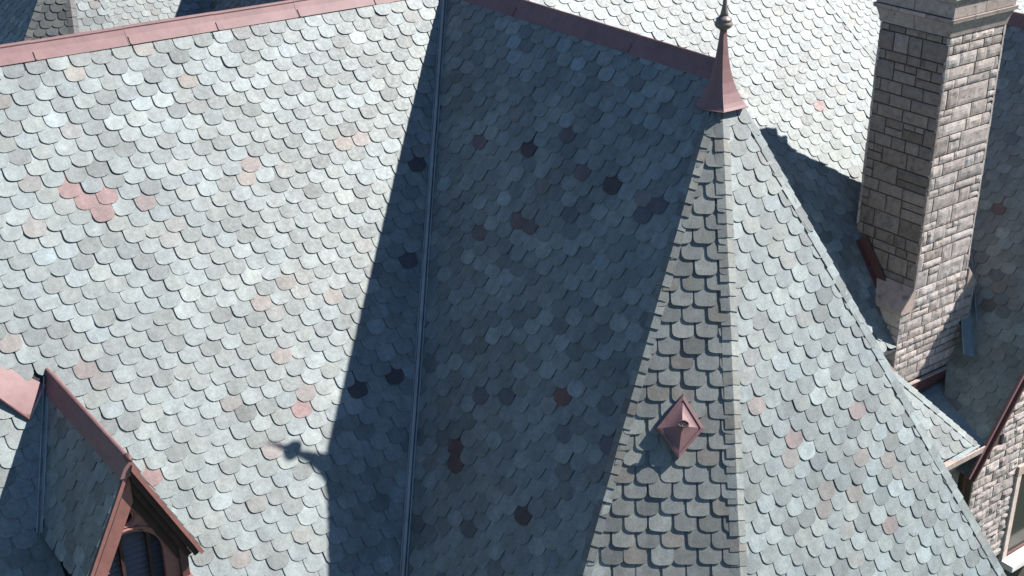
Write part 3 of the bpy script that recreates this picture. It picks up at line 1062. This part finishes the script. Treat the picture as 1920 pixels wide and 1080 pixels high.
def ashlar(o, U, V, N, width, height, parent, mat, seed, depth=0.05, rough=0.016, hs=(0.15, 0.19, 0.27), ls=(0.2, 0.5), gap=0.014, keep=None, tone=(0.36, 0.318, 0.297), quoin=True, vary=0.12):
    """snecked rubble: courses of uneven stones; o = lower left corner, V upwards"""
    rng = random.Random(seed)
    o, U, V, N = Vector(o), Vector(U), Vector(V), Vector(N)
    q = Matrix((U, V, N)).transposed().to_quaternion()
    y = 0.0
    n = 0
    flip = 0
    while y < height - 0.05:
        h = rng.choice(hs)
        if height - y - h < 0.1:
            h = height - y
        x = 0.0
        first = True
        while x < width - 0.01:
            l = rng.uniform(*ls) * (0.75 + h * 1.4)
            if first and quoin:
                l = rng.uniform(0.13, 0.2) if flip else rng.uniform(0.28, 0.38)
            first = False
            if width - x - l < 0.12:
                l = width - x
            cells = [(x, y, l, h)]
            if h > 0.2 and rng.random() < 0.42:
                f_ = rng.uniform(0.35, 0.65)
                if l > 0.3 and rng.random() < 0.5:
                    g_ = rng.uniform(0.35, 0.65)
                    cells = [(x, y, l, h * f_), (x, y + h * f_, l * g_, h * (1 - f_)), (x + l * g_, y + h * f_, l * (1 - g_), h * (1 - f_))]
                else:
                    cells = [(x, y, l, h * f_), (x, y + h * f_, l, h * (1 - f_))]
            for (cx, cy, cw, ch) in cells:
                if keep and not keep(o + U * (cx + cw / 2) + V * (cy + ch / 2), cw):
                    continue
                n += 1
                me = stone_mesh(cw - gap, ch - gap, depth * rng.uniform(0.75, 1.15), rough * rng.uniform(0.6, 1.5), seed * 50 + n)
                me.materials.append(mat)
                k_ = rng.gauss(1, vary)
                w_ = rng.gauss(0, 0.015)
                link('stone', me, None, parent, o + U * (cx + gap / 2) + V * (cy + gap / 2), q, (tone[0] * k_ * (1 + w_), tone[1] * k_, tone[2] * k_ * (1 - w_)))
            x += l
        y += h
        flip = 1 - flip

def solid_box(name, x0, x1, y0, y1, z0, z1, mat, parent, bev=0.0, color=None):
    bm = bmesh.new()
    c = W((x0 + x1) / 2, (y0 + y1) / 2, z0)
    bmesh.ops.create_cube(bm, size=1.0)
    for v in bm.verts:
        v.co = Vector((v.co.x * (x1 - x0), v.co.y * (y1 - y0), (v.co.z + 0.5) * (z1 - z0)))
    if bev:
        bmesh.ops.bevel(bm, geom=bm.edges[:], offset=bev, segments=2, affect='EDGES', profile=0.6)
    me = bpy.data.meshes.new('mesh')
    bm.to_mesh(me)
    bm.free()
    return link(name, me, mat, parent, c, None, color)

# gable wall of the side wing
wy = YG + 0.05
gw = poly_slab('gable_wall', [W(XF1 + 0.14, wy, zF(XF1 + .14) - 0.12), W(XRF, wy, zF(XRF) - 0.12), W(XRF, wy, -11), W(XF1 + 0.14, wy, -11)], 0.3, MORTAR, side, Vector((0, -1, 0)))
jw = on_plane(1901, 930, W(0, wy, 0), Vector((0, 1, 0)))
WX0, WX1 = jw.x, jw.x + 1.1
zs = on_plane(1885, 1040, W(0, wy, 0), Vector((0, 1, 0))).z - Z0
WZ0, WZ1 = zs, zs + 1.75
def keep_g(p, cw):
    x, z = p.x, p.z - Z0
    if z > zF(x - cw / 2 + 0.02) - 0.12:
        return False
    if WX0 - 0.14 < x + cw / 2 and x - cw / 2 < WX1 + 0.14 and WZ0 - 0.16 < z < WZ1 + 0.12:
        return False
    return x < 9.2 and z > -9.9
ashlar(W(XF1 + 0.14, wy, -10.1), (1, 0, 0), (0, 0, 1), (0, -1, 0), WX0 - 0.133 - XF1 - 0.14, 6.0, gw, STONE, 71, depth=0.05, rough=0.02, hs=(0.13, 0.16, 0.2, 0.24), keep=lambda p, cw: -9.9 < p.z - Z0 < zF(p.x - cw / 2 + 0.02) - 0.12, gap=0.018)
ashlar(W(WX0 - 0.13, wy, -10.1), (1, 0, 0), (0, 0, 1), (0, -1, 0), 2.0, 6.0, gw, STONE, 73, depth=0.05, rough=0.02, hs=(0.13, 0.16, 0.2, 0.24), keep=keep_g, gap=0.018)
win = link('window', mesh([(0, 0, 0), (WX1 - WX0, 0, 0), (WX1 - WX0, 0, WZ1 - WZ0), (0, 0, WZ1 - WZ0)], [(0, 1, 2, 3)]), GLASS, side, W(WX0, wy - 0.012, WZ0))
solid_box('jamb', WX0 - 0.13, WX0 - 0.005, wy - 0.075, wy + 0.02, WZ0, WZ1, ASHLAR, win, 0.01, (0.56, 0.47, 0.42))
solid_box('jamb', WX1 + 0.005, WX1 + 0.13, wy - 0.075, wy + 0.02, WZ0, WZ1, ASHLAR, win, 0.01, (0.56, 0.47, 0.42))
solid_box('lintel', WX0 - 0.13, WX1 + 0.13, wy - 0.08, wy + 0.02, WZ1 + 0.003, WZ1 + 0.2, ASHLAR, win, 0.012, (0.40, 0.31, 0.27))
solid_box('sill', WX0 - 0.13, WX1 + 0.13, wy - 0.30, wy + 0.02, WZ0 - 0.13, WZ0 - 0.003, SILL, win, 0.015)
solid_box('sash', WX0, WX0 + 0.06, wy - 0.05, wy - 0.014, WZ0, WZ1, OXBLOOD, win, 0.006)
solid_box('sash', WX0 + 0.062, WX1, wy - 0.05, wy - 0.014, WZ0, WZ0 + 0.06, OXBLOOD, win, 0.006)

# wall below the gutter
hw0 = thing('house_wall', 'dark stone wall in shadow below the gutter next to the gable', 'wall', W(5.4, -5.5, -20))
solid_box('wall_core', 3.0, 6.36, -5.5, -5.2, -20, -7.4, MORTAR, hw0)
ashlar(W(4.8, -5.5, -9.6), (1, 0, 0), (0, 0, 1), (0, -1, 0), 1.56, 2.15, hw0, STONE, 72)

# ------------------------------------------------------------------ chimney
ch = thing('chimney', 'tall square rock-faced sandstone chimney with moulded cap', 'chimney', W(6.6, -3.85, -7.4))
CT = -0.66                                     # underside of the cap
SH = -4.72                                     # top of the shoulders
core = solid_box('mortar_core', CHX0 + 0.035, CHX1 - 0.035, CHY0 + 0.035, CHY1 - 0.035, -7.4, CT + 0.1, MORTAR, ch)
# front (towards -Y) and left (towards -X) and the two far faces
d_ = 0.04
ashlar(W(CHX0, CHY0 + d_, SH - 0.05), (1, 0, 0), (0, 0, 1), (0, -1, 0), CHX1 - CHX0, CT - SH + 0.05, core, STONE, 81, depth=0.04, rough=0.011, hs=(0.14, 0.2, 0.24, 0.31), ls=(0.22, 0.62), gap=0.022)
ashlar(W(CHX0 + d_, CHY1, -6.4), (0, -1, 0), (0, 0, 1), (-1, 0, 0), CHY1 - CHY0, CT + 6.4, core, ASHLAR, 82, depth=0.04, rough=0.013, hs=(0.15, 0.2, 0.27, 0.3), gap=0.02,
       keep=lambda p, cw: p.z - Z0 > zA(p.y) - 0.35, tone=(0.212, 0.176, 0.158), vary=0.11)  # left face toned darker than the front: its shade put into the colour
ashlar(W(CHX1 - d_, CHY0, -6.4), (0, 1, 0), (0, 0, 1), (1, 0, 0), CHY1 - CHY0, CT + 6.4, core, STONE, 83, keep=lambda p, cw: p.z - Z0 > zA(p.y) - 0.3)
ashlar(W(CHX1, CHY1 - d_, -4.3), (-1, 0, 0), (0, 0, 1), (0, 1, 0), CHX1 - CHX0, CT + 4.3, core, STONE, 84)
# wider lower stack with sloped shoulders
SX = 0.27
lowc = solid_box('lower_core', CHX0 - SX + 0.035, CHX1 + SX - 0.035, CHY0 + 0.034, CHY0 + 0.75, -7.4, SH - 0.42, MORTAR, ch)
zb = -6.50
ashlar(W(CHX0 - SX, CHY0 + d_, zb), (1, 0, 0), (0, 0, 1), (0, -1, 0), CHX1 - CHX0 + 2 * SX, SH - 0.38 - zb, lowc, STONE, 85, depth=0.042, rough=0.012, hs=(0.13, 0.16, 0.19), gap=0.018)
ashlar(W(CHX0, CHY0 + d_, SH - 0.38), (1, 0, 0), (0, 0, 1), (0, -1, 0), CHX1 - CHX0, 0.33, lowc, STONE, 86, depth=0.05, rough=0.018, hs=(0.165,))
ashlar(W(CHX0 - SX + d_, CHY0 + 0.75, -6.6), (0, -1, 0), (0, 0, 1), (-1, 0, 0), 0.75, SH - 0.42 + 6.6, lowc, ASHLAR, 87, depth=0.04, rough=0.006)
ashlar(W(CHX1 + SX - d_, CHY0, -6.6), (0, 1, 0), (0, 0, 1), (1, 0, 0), 0.75, SH - 0.42 + 6.6, lowc, STONE, 88)
for sgn, x0 in ((-1, CHX0), (1, CHX1)):
    y0, y1 = CHY0 - 0.02, CHY0 + 0.78
    zt, zl = SH, SH - 0.36
    q = [(x0, y0, zt), (x0 + sgn * (SX + 0.03), y0, zl), (x0 + sgn * (SX + 0.03), y0, zl - 0.05), (x0, y0, zl - 0.05)]
    vs = [W(*p) for p in q] + [W(p[0], y1, p[2]) for p in q]
    c = vs[0].copy()
    me = mesh([p - c for p in vs], [(0, 1, 2, 3), (7, 6, 5, 4), (0, 4, 5, 1), (1, 5, 6, 2), (2, 6, 7, 3), (3, 7, 4, 0)])
    bm = bmesh.new()
    bm.from_mesh(me)
    bmesh.ops.recalc_face_normals(bm, faces=bm.faces[:])
    bmesh.ops.bevel(bm, geom=bm.edges[:], offset=0.012, segments=1, affect='EDGES')
    bm.to_mesh(me)
    bm.free()
    link('shoulder_stone', me, ASHLAR, ch, c, None, (0.36, 0.28, 0.245))
# moulded cap: bands of dressed blocks
def cap_band(z0, z1, out0, out1, n, parent, seed, color):
    rng = random.Random(seed)
    X0, X1, Y0, Y1 = CHX0, CHX1, CHY0, CHY1
    g_ = 0.006
    def block(pa, pb, nn, along):
        pass
    for side_ in range(4):
        cnt = n
        for k in range(cnt):
            f0, f1 = k / cnt, (k + 1) / cnt
            def pt(f, out, z, inner):
                a, b_ = -out if not inner else 0.06, 0
                if side_ == 0:
                    return W(X0 - out + (X1 - X0 + 2 * out) * f, Y0 - out, z) if not inner else W(X0 + 0.06 + (X1 - X0 - 0.12) * f, Y0 + 0.06, z)
                if side_ == 1:
                    return W(X1 + out, Y0 - out + (Y1 - Y0 + 2 * out) * f, z) if not inner else W(X1 - 0.06, Y0 + 0.06 + (Y1 - Y0 - 0.12) * f, z)
                if side_ == 2:
                    return W(X1 + out - (X1 - X0 + 2 * out) * f, Y1 + out, z) if not inner else W(X1 - 0.06 - (X1 - X0 - 0.12) * f, Y1 - 0.06, z)
                return W(X0 - out, Y1 + out - (Y1 - Y0 + 2 * out) * f, z) if not inner else W(X0 + 0.06, Y1 - 0.06 - (Y1 - Y0 - 0.12) * f, z)
            e0, e1 = f0 + (0.004 if k else 0.0), f1 - (0.004 if k < cnt - 1 else 0.0)
            zz = [0.0, 0.5, 1.0]
            ring = []
            for f in (e0, e1):
                ring.append([pt(f, out0, z0 + g_, False), pt(f, out0 * 0.62 + out1 * 0.38, (z0 + z1) / 2, False), pt(f, out1, z1 - g_, False), pt(f, 0, z1 - g_, True), pt(f, 0, z0 + g_, True)])
            c = ring[0][0].copy()
            vs = [p - c for r_ in ring for p in r_]
            fs = [(i, (i + 1) % 5, 5 + (i + 1) % 5, 5 + i) for i in range(5)] + [(4, 3, 2, 1, 0), (5, 6, 7, 8, 9)]
            me = mesh(vs, fs)
            bm = bmesh.new()
            bm.from_mesh(me)
            bmesh.ops.recalc_face_normals(bm, faces=bm.faces[:])
            bm.to_mesh(me)
            bm.free()
            kk = rng.gauss(1, 0.07)
            link('cap_stone', me, ASHLAR, parent, c, None, tuple(x * kk for x in color))
capc = solid_box('cap_core', CHX0 + 0.05, CHX1 - 0.05, CHY0 + 0.05, CHY1 - 0.05, CT + 0.1, CT + 0.77, MORTAR, ch)
STC = (0.30, 0.252, 0.228)
cap_band(CT, CT + 0.23, 0.0, 0.055, 2, capc, 91, STC)
cap_band(CT + 0.23, CT + 0.30, 0.085, 0.095, 3, capc, 92, STC)
cap_band(CT + 0.30, CT + 0.52, 0.06, 0.065, 2, capc, 93, STC)
cap_band(CT + 0.52, CT + 0.60, 0.09, 0.12, 3, capc, 94, STC)
cap_band(CT + 0.60, CT + 0.80, 0.10, 0.08, 2, capc, 95, STC)
# flashing: sloped apron along the left flank, board under the front
fl = []
for (y, up_) in ((CHY1 + 0.05, 0.16), (CHY0 + 0.62, 0.16)):
    fl.append((y, up_))
pa, pb = W(CHX0 - 0.035, CHY1 - 0.12, zA(CHY1 - 0.12)), W(CHX0 - 0.035, CHY0 + 0.55, zA(CHY0 + 0.55))
box_between('flank_flashing', pa + NA * 0.02, pb + NA * 0.02, 0.03, 0.17, OXBLOOD, ch, up=NA, bev=0.004)
box_between('flank_apron', pa + NA * 0.03 + Vector((-0.06, 0, 0)), pb + NA * 0.03 + Vector((-0.06, 0, 0)), 0.12, 0.012, OXBLOOD, ch, up=NA)
box_between('front_flashing', W(CHX0 - SX - 0.01, CHY0 - 0.03, zb - 0.21), W(CHX1 + SX, CHY0 - 0.03, zb - 0.21), 0.03, 0.2, OXBLOOD, ch)
box_between('front_lip', W(CHX0 - SX - 0.01, CHY0 - 0.035, zb - 0.025), W(CHX1 + SX, CHY0 - 0.035, zb - 0.025), 0.06, 0.022, GUTTER, ch)

# ------------------------------------------------------------------ dormer
dm = thing('dormer', 'steep gabled dormer with pink carved bargeboards and louvres, lower left', 'dormer', W(DX, -3.9, -5.6))
dl = deck('roof_slope', POLY['DL'], dm, 0.05)
dr = deck('roof_slope', POLY['DR'], dm, 0.05)
set_slates([(lay(FDL, POLY['DL'], SHADE, 101, (0.1, 0.05), None, (), top=0.12, jitter=1.8, thick=0.012), dl),
            (lay(FDR, POLY['DR'], LIGHT, 102, (0.1, 0.05), None, (), top=0.12), dr)], 120)
ridge_cap(W(DX, DYF - 0.03, DZ), W(DX, DYB + 0.04, DZ), NDL, NDR, dm, ROSE, width=0.155, seg=3, first=3, roll=0.028, lift=0.05)
valley(W(DX, DYB, DZ), W(DX - DW, DYE, DZ - DE), NA, NDL, dm, VALLEY, half=0.075, rib=0.02, seg=1.5)
valley(W(DX, DYB, DZ), W(DX + DW, DYE, DZ - DE), NA, NDR, dm, ROSE, half=0.07, rib=0.012, seg=1.5)
def dp(x, z, y):
    return W(DX + x, y, DZ + z)
# bargeboards: slope direction in the front plane
RS = Vector((1, 0, -DTAN)).normalized()        # down the right rake
LS = Vector((-1, 0, -DTAN)).normalized()
RN = Vector((-RS.z * -1, 0, 0))
RL = math.hypot(DW, DE)
def rake_board(name, sgn, o0, o1, y0, y1, l0, l1, mat, parent):
    """board in the gable plane: o0..o1 = distance below the roof plane, y0..y1 = front and back, l0..l1 along the rake"""
    S = RS if sgn > 0 else LS
    inn = Vector((-sgn * DTAN, 0, -1)).normalized()
    A_ = dp(0, 0, 0)
    vs = []
    for y in (y0, y1):
        for (l, o_) in ((l0, o0), (l1, o0), (l1, o1), (l0 + (o1 * DTAN if l0 == 0 else 0) * 0 + (o1 / math.tan(math.atan(1 / DTAN)) if False else 0), o1)):
            p = A_ + S * l + inn * o_
            if (p.x - A_.x) * sgn < 0:        # mitre at the centre line
                t_ = (A_.x - p.x) / S.x
                p = p + S * t_
            p.y = y
            vs.append(p)
    c = vs[0].copy()
    me = mesh([p - c for p in vs], [(0, 1, 2, 3), (7, 6, 5, 4), (0, 4, 5, 1), (1, 5, 6, 2), (2, 6, 7, 3), (3, 7, 4, 0)])
    bm = bmesh.new()
    bm.from_mesh(me)
    bmesh.ops.remove_doubles(bm, verts=bm.verts[:], dist=1e-4)
    bmesh.ops.recalc_face_normals(bm, faces=bm.faces[:])
    bm.to_mesh(me)
    bm.free()
    return link(name, me, mat, parent, c)
bl_ = rake_board('bargeboard', -1, 0.03, 0.20, DYF + 0.02, DYF + 0.06, 0, RL + 0.06, TIMBER, dm)
rake_board('edge_moulding', -1, -0.012, 0.028, DYF - 0.02, DYF + 0.06, 0, RL + 0.02, TIMBER, dm)
br_ = rake_board('bargeboard', 1, 0.152, 0.235, DYF + 0.06, DYF + 0.085, 0, RL - 0.02, SHADE_TIMBER, dm)
rake_board('edge_moulding', 1, -0.02, 0.022, DYF - 0.06, DYF + 0.06, 0, RL + 0.05, TIMBER, dm)
rake_board('moulding', 1, 0.024, 0.085, DYF - 0.035, DYF + 0.06, 0, RL + 0.03, SHADE_TIMBER, br_)
rake_board('moulding', 1, 0.087, 0.15, DYF + 0.01, DYF + 0.08, 0, RL + 0.01, SHADE_TIMBER, br_)
tube('apex_knob', [dp(0, 0.09, DYF - 0.08), dp(0, 0.09, DYF - 0.03), dp(0, 0.085, DYF + 0.03)], [0.022, 0.034, 0.036], OXBLOOD, dm, 8)

def plate(name, outer, holes, y0, thick, mat, parent):
    """flat cut-out board in the gable plane with holes, given as (x, z) outlines"""
    cu = bpy.data.curves.new('cut', 'CURVE')
    cu.dimensions = '2D'
    cu.fill_mode = 'BOTH'
    cu.extrude = thick / 2
    cu.bevel_depth = 0.004
    cu.bevel_resolution = 1
    for pts in [outer] + holes:
        sp = cu.splines.new('POLY')
        sp.points.add(len(pts) - 1)
        for k, (x, z) in enumerate(pts):
            sp.points[k].co = (x, z, 0, 1)
        sp.use_cyclic_u = True
    tmp = bpy.data.objects.new('tmp', cu)
    COL.objects.link(tmp)
    bpy.context.view_layer.update()
    me = bpy.data.meshes.new_from_object(tmp.evaluated_get(bpy.context.evaluated_depsgraph_get()))
    bpy.data.objects.remove(tmp)
    bpy.data.curves.remove(cu)
    me.materials.clear()
    for v in me.vertices:
        x, y, z = v.co
        v.co = (x, -z, y)
    return link(name, me, mat, parent, dp(0, 0, y0))

def arc(cx, cz, r, a0, a1, n):
    return [(cx + r * math.cos(math.radians(a0 + (a1 - a0) * k / n)), cz + r * math.sin(math.radians(a0 + (a1 - a0) * k / n))) for k in range(n + 1)]
# tracery: arch with spandrels pierced by holes
AC, AR = -1.22, 0.37
outer = [(0.0, -0.34), (-0.50, -1.37), (-0.50, -1.75), (-AR, -1.75)] + [(x, z) for x, z in arc(0, AC, AR, 180, 0, 24)] + [(AR, -1.75), (0.50, -1.75), (0.50, -1.37)]
hole1 = [(x, z) for x, z in arc(0.0, -0.65, 0.095, 0, 345, 18)]
hole1 = [(x * (1 if z < -0.665 else 0.8), z + (0.02 if z > -0.665 else 0)) for x, z in hole1]
hole2 = [(-0.11, -0.775), (-0.21, -0.93), (-0.27, -1.03), (-0.19, -0.905), (-0.09, -0.835)]
hole3 = [(-x, z) for x, z in hole2][::-1]
TS = -0.095
mv = lambda q: [(x + TS, z) for x, z in q]
outer = [(x + (TS if abs(x) < 0.45 else 0), z) for x, z in outer]
tr = plate('tracery', outer, [mv(hole1), mv(hole2), mv(hole3)], DYF + 0.112, 0.05, TIMBER, dm)
# raised rib on the arch and the ring
pts = [dp(x, z, DYF + 0.08) for x, z in arc(TS, AC, AR + 0.045, 178, 2, 20)]
tube('arch_rib', pts, [0.02] * len(pts), TIMBER, tr, 8)
pts = [dp(x, z, DYF + 0.082) for x, z in arc(TS, -0.65, 0.12, 0, 360, 18)]
tube('ring_rib', pts, [0.014] * len(pts), TIMBER, tr, 8)
# louvred opening
yl = DYF + 0.22
back = plate('backing', [(-0.46, -0.5 - 0.46 * 1.0), (-0.46, -2.6), (0.46, -2.6), (0.46, -0.96), (0.0, -0.2)], [], yl + 0.13, 0.02, DECK, dm)
def slat_half(z):
    zz = z - AC
    return math.sqrt(max(0.0, 0.43 ** 2 - zz * zz)) if zz > 0 else 0.43
z = -0.83
while z > -2.5:
    hw2 = slat_half(z)
    for (a_, b_) in ((-0.43, -0.16), (-0.14, 0.14), (0.16, 0.43)):
        x0, x1 = max(a_, -hw2), min(b_, hw2)
        if x1 - x0 > 0.05:
            box_between('louvre_slat', dp(x0, z, yl + 0.03), dp(x1, z, yl + 0.03), 0.075, 0.016, LOUVRE, back, up=Vector((0, -0.75, 0.66)))
    z -= 0.072
for x in (-0.15, 0.15):
    box_between('mullion', dp(x, -0.75, yl - 0.01), dp(x, -2.5, yl - 0.01), 0.035, 0.05, SHADE_TIMBER, back, up=Vector((0, -1, 0)))
# cheeks, corner posts
for sgn in (-1, 1):
    x = 0.50 * sgn
    pts = [dp(x, -1.02, DYF + 0.12), dp(x, -1.02, (DZ - 1.02) / TA), dp(x, -2.75, (DZ - 2.75) / TA), dp(x, -2.75, DYF + 0.12)]
    pts = [dp(x, -1.05, DYF + 0.12), W(DX + x, (DZ - 1.05) / TA, DZ - 1.05), dp(x, TA * (DYF + 0.12) - DZ, DYF + 0.12)]
    poly_slab('cheek', pts, 0.05, OXBLOOD, dm, Vector((sgn, 0, 0)))
    box_between('corner_post', dp(0.47 * sgn, -1.08, DYF + 0.13), dp(0.47 * sgn, -2.7, DYF + 0.13), 0.09, 0.10, OXBLOOD, dm, up=Vector((0, -1, 0)), bev=0.008)
    box_between('post_base', dp(0.47 * sgn, -1.62, DYF + 0.12), dp(0.47 * sgn, -1.76, DYF + 0.12), 0.14, 0.13, TIMBER, dm, up=Vector((0, -1, 0)), bev=0.012)

# ------------------------------------------------------------------ roofs behind the main ridge
rt = thing('turret_roof', 'small distant slate turret roof beyond the main ridge, top left corner', 'roof', Vector((T2.x, T2.y, 0)))
rc, rd, rb = deck('roof_slope', POLY['C2'], rt), deck('roof_slope', POLY['D2'], rt), deck('roof_slope', POLY['B3'], rt)
rr_ = deck('rear_slope', [T2, R2, TB2 + Vector((5, 0, -7)), TB2], rt)
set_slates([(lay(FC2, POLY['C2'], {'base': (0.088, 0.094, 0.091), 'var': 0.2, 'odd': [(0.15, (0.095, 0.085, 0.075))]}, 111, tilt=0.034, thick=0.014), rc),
            (lay(FD2, POLY['D2'], LIGHT, 112), rd), (lay(FB3, POLY['B3'], SHADE, 113), rb)], 160)
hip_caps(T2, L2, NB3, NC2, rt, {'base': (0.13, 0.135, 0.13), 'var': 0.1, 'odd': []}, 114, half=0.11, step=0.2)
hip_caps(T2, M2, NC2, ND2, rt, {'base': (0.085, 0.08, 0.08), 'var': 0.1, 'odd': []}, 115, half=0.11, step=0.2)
NR2 = (R2 - T2).cross(TB2 + Vector((5, 0, -7)) - T2).normalized()
NR2 = NR2 if NR2.z > 0 else -NR2
hip_caps(T2, R2, ND2, NR2, rt, LIGHT, 116, half=0.10, step=0.2)
ridge_cap(T2, TB2, NB3, NB2, rt, ROSE)

rw = thing('rear_roof', 'far sunlit slate slope with blue shaded wing, just above the pink ridge', 'roof', Vector((V3.x, V3.y, 0)))
re, rf = deck('roof_slope', POLY['E3'], rw), deck('wing_slope', POLY['B4'], rw)
deck('rear_slope', [POLY['B4'][0], POLY['B4'][1], POLY['B4'][1] + Vector((4, 0, -4 * TB)), POLY['B4'][0] + Vector((4, 0, -4 * TB))], rw)
set_slates([(lay(FE3, POLY['E3'], LIGHT, 117), re), (lay(FB4, POLY['B4'], SHADE, 118), rf)], 160)
valley(V3T, V3B, NA, NB, rw, VALLEY, half=0.09, rib=0.03)

FP = CAM + (FWD + RIGHT * ((1600 - 960) / FPX) + UP * ((540 - 50) / FPX)).normalized() * 34.0
FFAR = Face(FP, NA)
far_pts = [FP + Vector((-2.5, 0, 0)) - dn * 2.2, FP + Vector((9.0, 0, 0)) - dn * 2.2, FP + Vector((9.0, 0, 0)) + dn * 3.2, FP + Vector((-2.5, 0, 0)) + dn * 3.2]
fr_ = thing('rear_roof', 'farthest fine slate slope, in the gap between hip edge and stone chimney', 'roof', Vector((FP.x, FP.y, 0)))
fs_ = deck('roof_slope', far_pts, fr_)
set_slates([(lay(FFAR, far_pts, LIGHT, 121), fs_)], 150)
